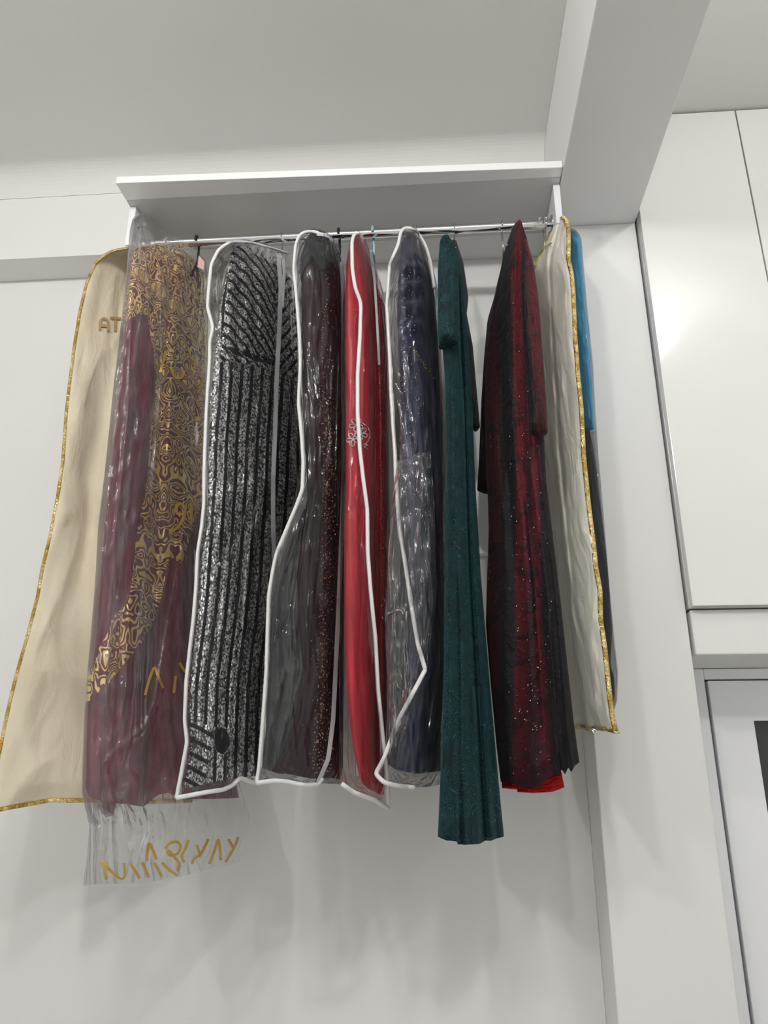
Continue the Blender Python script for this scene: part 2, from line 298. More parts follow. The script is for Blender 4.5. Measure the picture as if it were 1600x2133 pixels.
# ------------------------------------------------------------------ cloth sheets with real depth
class Sheet:
    """a draped piece: traced outline, each side at its own distance, a bulged front and a bulged back."""
    def __init__(s, left, right, top=None, bot=None, dl=1.5, dr=1.8, bf=.04, bb=.04, folds=4, amp=.008, fade=.08, nu=70, nv=220, seed=1, wr=.002, wsc=(8, 14), cl=None, extra=None, pw=.5, flare=0., tk=12.):
        L = poly(left, nv); R = poly(right, nv)
        T = poly([L[0]]+[np.array(q, float) for q in (top or [])]+[R[0]], nu, 1); B = poly([L[-1]]+[np.array(q, float) for q in (bot or [])]+[R[-1]], nu, 1)
        u = np.linspace(0, 1, nu)[None, :, None]; v = np.linspace(0, 1, nv)[:, None, None]
        G = (1-u)*L[:, None]+u*R[:, None]+(1-v)*T[None]+v*B[None]-((1-u)*(1-v)*L[0]+u*(1-v)*R[0]+(1-u)*v*L[-1]+u*v*R[-1])
        s.G = G; U = np.broadcast_to(u[..., 0], (nv, nu)); V = np.broadcast_to(v[..., 0], (nv, nu)); s.U, s.V = U, V
        dlv = np.interp(V, np.linspace(0, 1, len(np.atleast_1d(dl))), np.atleast_1d(dl)) if np.ndim(dl) else dl
        drv = np.interp(V, np.linspace(0, 1, len(np.atleast_1d(dr))), np.atleast_1d(dr)) if np.ndim(dr) else dr
        D = dlv*(1-U)+drv*U; P = world(G[..., 0], G[..., 1], D)
        prof = np.clip(1-(2*U-1)**2, 0, 1)**pw; prof2 = np.clip(4*U*(1-U)*3, 0, 1)
        tf = np.clip(V/fade, 0, 1)
        ph = vnoise(V*3, V*0+.3, seed)*1.6
        f = amp*(.45*np.sin(2*np.pi*(folds*U+ph)+seed)+2.0*vnoise(U*folds*2.2+ph*1.3+7, V*1.6+3, seed+3)+.9*vnoise(U*folds*5+ph*2, V*2.6, seed+5))*(tf*(.5+.5*V+flare*V*V))
        f = f+wr*(ridged(U*wsc[0]+V*3, V*wsc[1], seed)+.6*vnoise(U*wsc[0]*2.3, V*wsc[1]*2.1-U*5, seed+7))*2
        if extra is not None: f = f+extra(G[..., 0], G[..., 1], U, V)
        tb = np.clip(V*tk, 0, 1)**.5*np.clip((1-V)*14+.55, 0, 1)
        dirv = np.stack([P[..., 0]/P[..., 1], np.ones_like(U), 0*U], -1); dirv /= np.linalg.norm(dirv, axis=-1)[..., None]
        disp = bf*prof*tb+f*prof2; s.front = P-dirv*disp[..., None]
        bk = bb*prof*tb+.6*f*prof2*np.sign(bb+1e-9); bk = np.maximum(bk, -disp+.002*prof2)
        s.back = P+dirv*bk[..., None]
        lim = np.where((s.back[..., 0] > .315), 1.80, WY-.008)
        over = s.back[..., 1] > lim; s.back[..., 1] = np.where(over, lim-.001*prof, s.back[..., 1])
        s.nu, s.nv = nu, nv
    def build(s, name, mat, parent=None, attrs=None, cap=True, back=True):
        nu, nv = s.nu, s.nv; n = nu*nv; i, j = np.meshgrid(np.arange(nv-1), np.arange(nu-1), indexing='ij')
        a0 = (i*nu+j).ravel(); F = np.stack([a0, a0+1, a0+nu+1, a0+nu], 1)[:, ::-1].tolist(); V = s.front.reshape(-1, 3)
        # real metric uv
        W = (s.G[:, -1, 0]-s.G[:, 0, 0]).mean()/FPX*2.4; uu = s.U*W+.03*vnoise(s.V*5, s.V*0, 2)
        uv = np.stack([uu, s.front[..., 2]], -1).reshape(-1, 2)
        A = {k: np.asarray(x).ravel() for k, x in (attrs or {}).items()}
        if back:
            V = np.concatenate([V, s.back.reshape(-1, 3)]); uv = np.concatenate([uv, uv+[.37, 0]]); A = {k: np.concatenate([x, x]) for k, x in A.items()}
            for q in F[:]: pass
            F += (np.stack([a0, a0+1, a0+nu+1, a0+nu], 1)+n).tolist()
            if cap:
                k = np.arange(nu-1); F += np.stack([k, k+1, k+1+n, k+n], 1).tolist()
                k = k+(nv-1)*nu; F += np.stack([k+1, k, k+n, k+1+n], 1).tolist()
        o = mesh_obj(name, V, F, mat, parent, True, A, uv)
        if back:
            bm = bmesh.new(); bm.from_mesh(o.data); bmesh.ops.remove_doubles(bm, verts=bm.verts, dist=.00005)
            bmesh.ops.recalc_face_normals(bm, faces=bm.faces[:]) if cap else None
            bm.to_mesh(o.data); bm.free()
        return o
    def at(s, px, py, off=.003):
        """the point of the front face seen at a pixel, a little in front of it"""
        if not hasattr(s, 'pp'): s.pp = to_px(s.front.reshape(-1, 3)); s.fy = s.front.reshape(-1, 3)[:, 1]
        px = np.asarray(px, float); py = np.asarray(py, float); D = np.empty(px.shape)
        for i in range(px.size):
            d2 = (s.pp[0]-px.flat[i])**2+(s.pp[1]-py.flat[i])**2; k = np.argpartition(d2, 6)[:6]; kk = k[s.fy[k] < s.fy[k].min()+.02]; ww = 1/(d2[kk]+.5); D.flat[i] = (s.fy[kk]*ww).sum()/ww.sum()
        return world(px, py, D-off)
def inside(px, py, pg):
    px = np.asarray(px, float); py = np.asarray(py, float); r = np.zeros(px.shape, bool); n = len(pg)
    for i in range(n):
        x1, y1 = pg[i]; x2, y2 = pg[(i+1) % n]
        if y1 == y2: continue
        c = ((y1 > py) != (y2 > py)) & (px < (x2-x1)*(py-y1)/(y2-y1)+x1); r ^= c
    return r
def crease(lines, amp, w=4.0):
    """sharp raised creases in a film along traced lines"""
    def f(x, y, u, v):
        r = np.zeros_like(x)
        for ln in lines:
            d = np.full_like(x, 1e9)
            for (x1, y1), (x2, y2) in zip(ln[:-1], ln[1:]):
                t = np.clip(((x-x1)*(x2-x1)+(y-y1)*(y2-y1))/((x2-x1)**2+(y2-y1)**2), 0, 1); d = np.minimum(d, np.hypot(x-x1-t*(x2-x1), y-y1-t*(y2-y1)))
            r = np.maximum(r, amp*np.exp(-d/w))
        return r
    return f
def line_on(sheet, pts, n, off=.004, smooth=2):
    q = poly(pts, n, smooth); P = sheet.at(q[:, 0], q[:, 1], off)
    for _ in range(3): P[1:-1] = .25*P[:-2]+.5*P[1:-1]+.25*P[2:]
    return P
def line_d(pts, d, n, smooth=2):
    q = poly(pts, n, smooth); s = np.linspace(0, 1, n); dd = np.interp(s, np.linspace(0, 1, len(np.atleast_1d(d))), np.atleast_1d(d)); return world(q[:, 0], q[:, 1], dd)
def strokes(name, sheet, lst, wpx, mat, parent, off=.0035):
    for st in lst:
        V = []; F = []
        q = poly(st, max(4, int(sum(math.dist(st[i], st[i+1]) for i in range(len(st)-1))/4)), 1); t = np.gradient(q, axis=0); t /= np.linalg.norm(t, axis=1)[:, None]+1e-9
        nrm = np.stack([-t[:, 1], t[:, 0]], 1)*wpx/2; a_ = sheet.at(*(q+nrm).T, off); b_ = sheet.at(*(q-nrm).T, off)
        for _ in range(2): a_[1:-1] = .25*a_[:-2]+.5*a_[1:-1]+.25*a_[2:]; b_[1:-1] = .25*b_[:-2]+.5*b_[1:-1]+.25*b_[2:]
        for i in range(len(q)): V += [a_[i], b_[i], a_[i]+[0, .0006, 0], b_[i]+[0, .0006, 0]]
        for i in range(len(q)-1):
            c = 4*i; F += [(c, c+1, c+5, c+4), (c+3, c+2, c+6, c+7), (c+2, c, c+4, c+6), (c+1, c+3, c+7, c+5)]
        mesh_obj(name, V, F, mat, parent, False)
def beads(name, sheet, pts, r, mat, parent, off=.001):
    P = sheet.at(np.array([p[0] for p in pts]), np.array([p[1] for p in pts]), off); V = []; F = []
    O = np.array([[1, 0, 0], [-1, 0, 0], [0, 1, 0], [0, -1, 0], [0, 0, 1], [0, 0, -1]], float); T = [(0, 2, 4), (2, 1, 4), (1, 3, 4), (3, 0, 4), (2, 0, 5), (1, 2, 5), (3, 1, 5), (0, 3, 5)]
    for i, p in enumerate(P):
        th = rng.uniform(0, 6); R = np.array([[math.cos(th), -math.sin(th), 0], [math.sin(th), math.cos(th), 0], [0, 0, 1]])
        rr = r*rng.uniform(.6, 1.3); k = len(V); V += list(p+(O@R.T)*rr); F += [(a+k, b+k, c+k) for a, b, c in T]
    o = mesh_obj(name, V, F, mat, parent, False); o['kind'] = 'stuff'; return o
def hanger(px, col, rad, label, drop=.075, kind='hanger', span=.09, tilt=0.0, turn=1):
    """hook over the rail and two shoulder arms along y, inside the garment"""
    x = float(ratio(px, 490)[0]*RY); t = tag(empty(kind, (x, RY, RZ)), label, 'hanger')
    R = .0125+rad+.0006; hk = [(x+tilt*.3, RY-turn*R*math.cos(q), RZ+R*math.sin(q)) for q in np.linspace(-.35, math.pi, 18)]
    hk += [(x+tilt*.3, RY+turn*R, RZ-.008), (x+tilt*.5, RY+turn*(R-.002), RZ-.022), (x+tilt, RY+turn*.006, RZ-.034), (x+tilt, RY, RZ-drop)]
    tube('hook', hk, rad, col, t, 10)
    tube('shoulder_arm', [(x+tilt, RY+s*span, RZ-drop-.055*abs(s)**1.2) for s in np.linspace(-1, 1, 15)], rad*1.15, col, t, 10, 1.0); return t
def root(name, sheet, label, cat, group=None):
    P = sheet.front.reshape(-1, 3); c = (P[:, 0].mean(), P[:, 1].mean(), P[:, 2].min()); return tag(empty(name, tuple(float(q) for q in c)), label, cat, group)
#OBJECTS

# ---- hangers (hooks over the rail)
hanger(411, m_black, .0032, 'black hanger hook on the rail beside the gold patterned gown', tilt=.006, span=.03)
hk = [o for o in scn.objects if o.name == 'hanger'][0]; P = world(np.array([414., 426., 424., 411.]), np.array([532., 545., 562., 556.]), np.full(4, 1.655)); V = np.concatenate([P, P+[0, .001, 0]]); mesh_obj('paper_tag', V, [(3, 2, 1, 0), (4, 5, 6, 7), (0, 1, 5, 4), (1, 2, 6, 5), (2, 3, 7, 6), (3, 0, 4, 7)], flat('pink_paper', (.62, .38, .38), .8), hk, False)
hanger(588, m_wire, .0014, 'thin wire hanger hook above the silver sequin dress')
hanger(705, m_black, .0036, 'thick black hanger hook between the dark wine dress and red dress', tilt=.004)
hanger(776, m_aqua, .0036, 'light blue hanger hook just right of the red dress', tilt=.004)
hanger(868, m_wire, .0014, 'thin wire hanger of the navy dress, right of the light blue hanger')
hanger(948, m_wire, .0016, 'thin wire hanger hook right above the teal velvet dress', tilt=-.003)
hanger(1047, m_wire, .0022, 'silver wire hanger left of the peak of the red and black dress')
hanger(1134, m_wire, .0014, 'wire hanger at the right end of the rail beside the cream bag')
hanger(350, m_pvc, .0022, 'white hanger hook at the left end of the rail')
# ---- 1 beige garment bag, far left
S = Sheet([(268, 517), (235, 522), (218, 531), (198, 548), (180, 590), (165, 650), (155, 720), (145, 800), (137, 860), (130, 960), (120, 1030), (105, 1110), (86, 1190), (78, 1240), (58, 1320), (35, 1400), (20, 1460), (5, 1530), (-8, 1600), (-22, 1692)],
          [(330, 540), (345, 600), (350, 800), (350, 1000), (370, 1200), (390, 1450), (410, 1668)], top=[(300, 522)], bot=[(60, 1675), (110, 1668), (175, 1668), (300, 1672)],
          dl=1.60, dr=1.86, bf=.035, bb=.03, folds=1.3, amp=.006, seed=3, wr=.006, wsc=(4, 7),
          extra=lambda x, y, u, v: .030*np.exp(-((x-(262-.10*(y-700)))/26)**2)*np.clip((y-600)/200, 0, 1)*np.clip((1500-y)/300, 0, 1)-.022*np.exp(-((x-(225-.14*(y-800)))/30)**2)*np.clip((y-700)/200, 0, 1)*np.clip((1300-y)/200, 0, 1))
t = root('garment_bag', S, 'beige cloth garment bag with wavy gold trim at the far left', 'garment bag', 'cloth garment bags with gold trim')
S.build('bag_cloth', m_beige, t)
tube('gold_trim', line_on(S, [(268, 517), (235, 522), (218, 531), (198, 548), (180, 590), (166, 650), (155, 720), (145, 800), (138, 860), (131, 960), (121, 1030), (106, 1110), (87, 1190), (79, 1240), (59, 1320), (36, 1400), (21, 1460), (6, 1530), (-7, 1600), (-22, 1690)], 300, .002, 1), .0044, m_gold, t, 8, .6)
tube('gold_trim', line_on(S, [(-20, 1690), (20, 1682), (60, 1675), (110, 1666), (140, 1668), (175, 1667), (300, 1671), (400, 1668)], 120, .002, 1), .0044, m_gold, t, 8, .6)
A1 = [[(208, 687), (208, 668), (214, 661), (222, 662), (226, 670), (226, 690)], [(209, 678), (225, 679)], [(229, 662), (252, 663)], [(241, 663), (240, 690)]]
strokes('printed_letter', S, A1, 5.5, m_ink2, t)
# ---- 2 wine gown with gold damask + frosted bag
S = Sheet([(290, 515), (278, 520), (272, 560), (266, 640), (258, 700), (249, 800), (239, 900), (229, 1000), (217, 1100), (210, 1200), (203, 1300), (192, 1400), (183, 1465), (180, 1550), (179, 1640)],
          [(405, 540), (425, 570), (430, 640), (428, 800), (425, 1000), (430, 1200), (455, 1450), (498, 1662)], top=[(330, 514), (370, 525)],
          bot=[(185, 1660), (212, 1668), (218, 1702), (236, 1698), (242, 1672), (300, 1680), (330, 1655), (352, 1650), (380, 1664), (440, 1664)],
          dl=1.50, dr=1.83, bf=.05, bb=.03, folds=4.5, amp=.012, seed=5, nu=150, nv=420, wr=.0045, wsc=(7, 24),
          extra=lambda x, y, u, v: -.030*np.exp(-((x-(338-.03*(y-700)))/13)**2)*np.clip((y-650)/150, 0, 1)+.012*np.exp(-((x-(375-.02*(y-700)))/20)**2)-.02*np.exp(-((x-415)/12)**2))
px, py = S.G[..., 0], S.G[..., 1]
p1 = [(304, 676), (318, 760), (322, 840), (312, 900), (308, 980), (300, 1050), (285, 1110), (277, 1190), (272, 1230), (266, 1268), (240, 1285), (222, 1325), (207, 1350), (192, 1400), (183, 1455), (120, 1455), (120, 668)]
p2 = [(175, 1470), (185, 1462), (240, 1410), (285, 1360), (318, 1305), (336, 1250), (345, 1200), (352, 1170), (378, 1185), (395, 1130), (410, 1080), (420, 1050), (540, 1050), (540, 1760), (150, 1760)]
mask = ~(inside(px, py, p1) | inside(px, py, p2))
t = root('gown', S, 'wine red gown with gold damask pattern inside the frosted plastic bag', 'gown')
S.build('gown_body', m_damask, t, {'mask': mask.astype(float)})
B = Sheet([(290, 446), (276, 456), (270, 480), (264, 560), (256, 640), (247, 720), (237, 800), (227, 900), (216, 1000), (204, 1100), (199, 1200), (191, 1300), (182, 1400), (175, 1500), (171, 1600), (170, 1650), (186, 1720), (182, 1780), (173, 1845)],
          [(318, 455), (340, 495), (400, 520), (430, 548), (434, 640), (432, 800), (430, 1000), (436, 1200), (460, 1450), (500, 1640), (520, 1700), (498, 1796)], top=[(303, 448)], bot=[(300, 1843), (400, 1824)],
          dl=1.475, dr=1.79, bf=.066, bb=.05, folds=3, amp=.003, seed=11, nu=120, nv=420, wr=.0035, wsc=(9, 26), extra=crease([[(212, 1596), (236, 1570), (300, 1520), (322, 1470), (345, 1330), (378, 1150), (385, 1000)], [(262, 1556), (296, 1540), (330, 1470)], [(292, 1790), (312, 1730), (338, 1690)], [(205, 1770), (228, 1740)], [(300, 470), (330, 600), (335, 800), (318, 1000)], [(270, 700), (262, 900), (235, 1150)], [(392, 700), (405, 780), (395, 860)], [(225, 1620), (236, 1670)], [(268, 1600), (290, 1640)]], .009, 3.5))
t = root('plastic_garment_bag', B, 'frosted plastic bag with gold lettering around the wine and gold gown', 'garment bag', 'plastic garment bags')
B.build('bag_film', m_poly, t, cap=False)
q = np.linspace(0, 2*math.pi*.93, 30); tube('film_knot', B.at(292+9*np.cos(q)+2*np.sin(3*q), 462+11*np.sin(q), .004), .0035, m_poly, t, 8)
tube('film_knot', B.at(np.linspace(291, 290, 24)+1.5*np.sin(np.arange(24)), np.linspace(474, 540, 24), .003), .0028, m_poly, t, 8)
G = [[(302, 1448), (312, 1412), (322, 1386), (330, 1410), (340, 1434)], [(374, 1380), (380, 1392), (386, 1400)], [(366, 1408), (362, 1444)],
     [(352, 1110), (372, 1098), (386, 1072), (384, 1052), (374, 1046), (364, 1056), (368, 1072), (384, 1070)], [(398, 1046), (398, 1090)], [(346, 730), (340, 752), (334, 775)], [(356, 765), (362, 785), (378, 790), (384, 772)],
     [(400, 745), (412, 756), (404, 768)], [(412, 820), (420, 800), (424, 785)],
     [(212, 1795), (217, 1815), (222, 1832)], [(214, 1793), (228, 1812), (246, 1828), (256, 1834), (261, 1822), (258, 1798)], [(272, 1800), (282, 1815), (291, 1830)], [(296, 1796), (304, 1812), (310, 1828)], [(322, 1798), (330, 1812), (337, 1826)],
     [(337, 1797), (352, 1812), (370, 1824)], [(306, 1793), (306, 1776), (311, 1752), (318, 1770), (326, 1790)], [(344, 1768), (352, 1756), (370, 1752), (378, 1762), (372, 1778), (356, 1784), (346, 1776), (350, 1768), (362, 1784), (376, 1800), (370, 1815)],
     [(384, 1796), (376, 1784), (386, 1770), (392, 1750)], [(400, 1800), (404, 1785), (416, 1784), (426, 1765), (434, 1748)], [(418, 1784), (410, 1760)], [(436, 1800), (446, 1775), (455, 1744), (458, 1765), (460, 1792)], [(470, 1796), (478, 1782), (490, 1762), (496, 1744)], [(476, 1748), (486, 1766)]]
strokes('gold_letter', B, G, 5.5, m_ink, t)
# ---- 3 silver sequin dress + clear bag with white piping
LP = [(480, 503), (455, 520), (440, 550), (435, 600), (432, 640), (444, 682), (437, 712), (437, 750), (432, 820), (428, 900), (425, 1000), (425, 1050), (420, 1100), (412, 1150), (408, 1230), (403, 1290), (396, 1350), (388, 1420), (385, 1500), (390, 1545), (380, 1600), (368, 1662)]
S = Sheet([(486, 515), (476, 550), (468, 590), (460, 630), (452, 680), (447, 740), (442, 800), (437, 900), (434, 1000), (432, 1060), (428, 1110), (420, 1160), (415, 1240), (410, 1300), (403, 1360), (396, 1430), (394, 1500), (398, 1545), (390, 1600), (383, 1640)],
          [(538, 516), (580, 550), (612, 590), (622, 650), (626, 760), (630, 900), (628, 1020), (600, 1100), (580, 1180), (575, 1300), (568, 1400), (560, 1500), (552, 1612)], top=[(510, 512)],
          bot=[(400, 1640), (440, 1630), (480, 1622), (520, 1618)], dl=1.50, dr=[1.76, 1.80, 1.74, 1.64], bf=.045, bb=.03, folds=5, amp=.009, seed=9, nu=170, nv=520, wr=.002, wsc=(8, 18))
px, py = S.G[..., 0], S.G[..., 1]
lx = np.interp(py, [q[1] for q in LP], [q[0] for q in LP]) if False else np.interp(py, [503, 640, 750, 1000, 1150, 1350, 1500, 1662], [470, 445, 440, 428, 414, 398, 388, 378])
sv = (px-lx)/21.5+.12*np.sin(py/70.)+.6*vnoise(py/130., py*0+.5, 4)
xc = px-482; cur = (py-(505+1.15*xc+.0042*xc**2))/25.
bod = (py < 770+.25*(px-480)) & (px > 482-.10*(py-515)+0*px) & (px < 574-(py-560)*.012)
bod2 = (py < 1000) & (px >= 574-(py-560)*.012); cur2 = (py+1.3*(px-600))/27.
low = (py > 1505+.25*(px-395)) & (px < 452-.2*(py-1505)); cl_ = (py-.55*(px-380))/30.
belt = (np.abs(py-(745+.32*(px-470))) < 7) & (px > 470) & (px < 574)
stripe = np.where(bod, cur, np.where(bod2 & (py < 800), cur2, np.where(low, cl_, sv))); stripe = np.where(belt, np.floor(stripe), stripe)
hole = (np.hypot((px-462)/16, (py-1545)/28) < 1) | (np.hypot((px-465)/20, (py-(900+0*px))/0.0001) < 1); stripe = np.where(hole, 0., stripe)
t = root('sequin_dress', S, 'silver and black striped sequin dress in a clear white-edged bag', 'dress', 'dresses hanging on the rail')
S.build('dress_body', m_seq, t, {'stripe': stripe})
def clear_bag(label, left, right, top, bot, pip, mat=m_clear, zips=(), **kw):
    B = Sheet(left, right, top=top, bot=bot, nu=kw.pop('nu', 80), nv=kw.pop('nv', 260), **kw)
    t = root('clear_garment_bag', B, label, 'garment bag', 'clear garment bags with white piping'); B.build('bag_film', mat, t, cap=False)
    for p in pip: tube('piping', line_on(B, p, max(40, len(p)*14), .003, 2), .0042, m_pipe, t, 8, .7)
    for z, wd in zips: strokes('zip_tape', B, [z], wd, m_zip, t, .004)
    return B
clear_bag('clear garment bag with white piping around the silver sequin dress', LP, [(600, 527), (618, 580), (626, 650), (632, 760), (634, 900), (634, 1020), (612, 1090), (590, 1180), (584, 1300), (574, 1400), (566, 1500), (552, 1634)],
    [(500, 500), (520, 504), (560, 515)], [(430, 1650), (480, 1640), (500, 1620), (520, 1625)],
    [[(600, 527), (560, 515), (520, 504), (480, 503)]+LP[1:], [(368, 1662), (430, 1650), (465, 1645), (484, 1636), (500, 1620), (518, 1627), (540, 1633)]],
    zips=[([(580, 528), (585, 600), (581, 700), (576, 800), (573, 900), (569, 1000), (569, 1100), (572, 1180)], 9), ([(590, 538), (592, 570), (588, 640)], 6)],
    dl=1.485, dr=[1.74, 1.78, 1.72, 1.63], bf=.06, bb=.04, folds=3, amp=.003, seed=21, wr=.003, wsc=(7, 16), nu=110, nv=400, extra=crease([[(430, 1300), (470, 1210), (505, 1120), (528, 1010)], [(500, 1230), (520, 1150), (540, 1040)], [(502, 752), (512, 730), (522, 700)], [(455, 690), (470, 692)], [(545, 930), (535, 870), (548, 820)], [(400, 1440), (412, 1400)], [(590, 640), (605, 720), (612, 800)]], .009, 3))
# ---- 4 dark wine dress with bronze beads + clear bag
LP = [(640, 482), (625, 487), (616, 510), (612, 560), (618, 620), (624, 700), (626, 760), (622, 840), (628, 900), (632, 960), (630, 1020), (615, 1060), (598, 1100), (577, 1150), (570, 1180), (560, 1240), (558, 1300), (555, 1400), (548, 1500), (540, 1600), (535, 1631)]
S = Sheet([(655, 488), (638, 500), (628, 560), (628, 700), (632, 850), (638, 960), (640, 1040), (630, 1100), (618, 1200), (622, 1300), (632, 1400), (612, 1500), (590, 1560), (566, 1606)],
          [(680, 494), (700, 530), (712, 600), (716, 750), (716, 900), (716, 1000), (718, 1200), (716, 1400), (714, 1625)], top=[(668, 488)], bot=[(600, 1612), (650, 1622), (690, 1620)],
          dl=1.51, dr=1.60, bf=.05, bb=.22, folds=2.5, amp=.010, seed=14, nu=80, nv=300, wr=.002)
t = root('beaded_dress', S, 'dark wine dress with bronze bead lattice, left of the red dress', 'dress', 'dresses hanging on the rail'); S.build('dress_body', m_brown, t)
pts = []
for k in range(420):
    y = rng.uniform(500, 1610); c = np.interp(y, [500, 820, 1000, 1300, 1610], [688, 676, 688, 676, 668]); pts.append((c+rng.normal(0, 9), y))
for y in np.arange(815, 1620, 7.5):
    c = np.interp(y, [800, 1000, 1300, 1620], [672, 690, 682, 668])
    for k in range(-2, 3): pts.append((c+k*8+4*((int(y/7.5)) % 2)+rng.normal(0, 1), y+k*5+rng.normal(0, 1.5)))
pts = [q for q in pts if 632 < q[0] < 708 and q[1] < 1612]
beads('beading', S, pts, .0020, m_bead, t, .004)
Sc = Sheet([(655, 487), (637, 500), (626, 540), (625, 570), (627, 588)], [(682, 493), (701, 530), (709, 560), (713, 592)], bot=[(650, 560), (672, 596), (690, 570)], top=[(668, 487)], dl=1.503, dr=1.593, bf=.052, bb=-.03, folds=3, amp=.002, nu=40, nv=50, seed=3, wr=.002, tk=1.4, fade=.5)
Sc.build('shoulder_cape', m_black_cloth, t)
Q = Sheet([(634, 1060), (606, 1110), (586, 1165), (570, 1240), (564, 1320), (561, 1400), (554, 1500), (546, 1600)], [(650, 1060), (652, 1200), (650, 1300), (655, 1400), (640, 1500), (620, 1610)], bot=[(580, 1612)], dl=1.56, dr=1.60, bf=.02, bb=.04, folds=3, amp=.008, nu=60, nv=160, seed=31, wr=.004)
Q.build('tulle_shade_layer', m_tulle_shade, t)
clear_bag('clear garment bag with white piping around the dark wine beaded dress', LP, [(690, 492), (706, 515), (715, 560), (719, 620), (719, 800), (719, 1000), (718, 1200), (716, 1400), (712, 1634)], [(655, 480), (672, 486)], [(600, 1628), (640, 1635), (665, 1632)],
    [[(675, 490), (655, 482), (640, 482)]+LP[1:], [(535, 1631), (570, 1626), (600, 1628), (620, 1633), (640, 1636), (662, 1633), (672, 1620)]],
    zips=[([(712, 545), (716, 620), (716, 800), (716, 1000), (710, 1150), (706, 1250), (699, 1400), (694, 1500), (684, 1580), (662, 1632)], 9), ([(660, 488), (680, 490), (690, 496)], 5)], mat=m_clear2,
    dl=1.49, dr=1.58, bf=.066, bb=.24, folds=2, amp=.005, seed=33, wr=.004, wsc=(5, 14), nu=110, nv=400, extra=crease([[(640, 1430), (645, 1340), (652, 1240), (668, 1100), (676, 1010)], [(572, 1350), (585, 1310), (600, 1285)], [(648, 1250), (642, 1320), (636, 1400)], [(655, 760), (668, 690)], [(596, 1200), (618, 1140), (628, 1110)], [(640, 560), (660, 640)], [(700, 1000), (706, 760)]], .011, 3))
# ---- 5 red dress + clear bag
S = Sheet([(738, 492), (729, 515), (722, 560), (719, 620), (718, 700), (720, 850), (720, 1000), (717, 1100), (716, 1300), (722, 1450), (735, 1560), (752, 1630)],
          [(756, 500), (768, 540), (782, 590), (802, 640), (806, 750), (806, 900), (808, 1100), (806, 1300), (806, 1500), (800, 1655)], top=[(748, 492)], bot=[(770, 1645), (790, 1656)],
          dl=1.50, dr=1.62, bf=.05, bb=.2, folds=2, amp=.004, seed=8, nu=80, nv=280, wr=.0018, wsc=(4, 9),
          extra=lambda x, y, u, v: -.05*np.exp(-((x-(779+.006*(y-600)))/8)**2)*np.clip((y-540)/80, 0, 1))
t = root('red_dress', S, 'plain bright red satin dress with silver flower embroidery in a clear bag', 'dress', 'dresses hanging on the rail'); S.build('dress_body', m_red, t)
pts = [(790+rng.normal(0, 2.5)+.012*(y-600), y) for y in np.arange(590, 1300, 4)]
def petal(cx, cy, a, l, w): return [(cx+l*math.sin(q/2)*math.cos(a)-w*math.sin(q)*math.sin(a), cy+l*math.sin(q/2)*math.sin(a)+w*math.sin(q)*math.cos(a)) for q in np.linspace(0, 2*math.pi, 26)]
for c in ((742, 885), (736, 915), (752, 903)):
    for k in range(5): pts += petal(*c, k*1.26+.4, 14, 4)
pts += [(742+32*math.sin(q)*.9, 905-26*math.cos(q)) for q in np.linspace(0, 2.6, 50)]+[(762+3*math.sin(q*4), 925+q*5) for q in np.linspace(0, 2, 20)]
beads('silver_embroidery', S, [q for q in pts if 722 < q[0] < 802], .0016, m_cryst, t, .003)
clear_bag('clear garment bag with white piping around the bright red dress', [(740, 483), (729, 500), (720, 560), (715, 600), (713, 700), (713, 800), (711, 900), (713, 1000), (710, 1100), (708, 1300), (706, 1500), (708, 1630)],
    [(752, 488), (768, 515), (780, 560), (796, 600), (806, 640), (810, 750), (810, 900), (812, 1100), (812, 1300), (812, 1500), (809, 1686)], [(746, 484)], [(740, 1650), (780, 1665)],
    [[(748, 488), (740, 483), (733, 500), (734, 560), (740, 600), (752, 630), (750, 700), (745, 780), (745, 860), (750, 940), (757, 1000), (765, 1060), (766, 1150), (772, 1230), (782, 1330), (788, 1440), (797, 1530), (805, 1600), (809, 1684)], [(809, 1684), (780, 1666), (740, 1652), (712, 1633)]],
    zips=[([(772, 520), (780, 580), (785, 660), (790, 760)], 5)], dl=1.485, dr=1.60, bf=.062, bb=.22, folds=2, amp=.003, seed=41, wr=.0025, wsc=(4, 14), nu=90, nv=400, extra=crease([[(716, 620), (722, 680), (720, 720)], [(722, 690), (738, 678), (752, 684)], [(718, 690), (732, 695), (742, 688)], [(792, 800), (800, 900), (806, 1010)], [(786, 560), (790, 800)]], .008, 3))
# ---- 6 navy dress + creased clear bag
LP = [(848, 473), (836, 478), (830, 510), (812, 550), (811, 570), (806, 640), (808, 660), (812, 740), (815, 820), (820, 900), (823, 940), (825, 1000), (832, 1100), (842, 1160), (855, 1250), (870, 1340), (886, 1395)]
S = Sheet([(848, 490), (836, 510), (830, 560), (827, 640), (828, 700), (832, 800), (834, 900), (838, 1000), (842, 1100), (850, 1200), (856, 1300), (850, 1400), (838, 1500), (824, 1604)],
          [(878, 500), (892, 560), (904, 600), (912, 700), (918, 850), (922, 1000), (924, 1200), (924, 1400), (918, 1606)], top=[(862, 490)], bot=[(870, 1612)],
          dl=1.53, dr=1.62, bf=.05, bb=.2, folds=2.2, amp=.006, seed=17, nu=80, nv=300, wr=.003, wsc=(4, 16),
          extra=lambda x, y, u, v: .007*np.sin(y/6.5)*np.clip((760-y)/60, 0, 1)*np.clip((885-x)/10, 0, 1)*np.clip((y-540)/40, 0, 1))
t = root('navy_dress', S, 'navy blue dress with ruffled front in a creased bag, left of the teal dress', 'dress', 'dresses hanging on the rail'); S.build('dress_body', m_navy, t)
beads('crystal_beading', S, [(852+rng.normal(0, 13), rng.uniform(560, 960)) for _ in range(110)], .0015, m_cryst, t, .003)
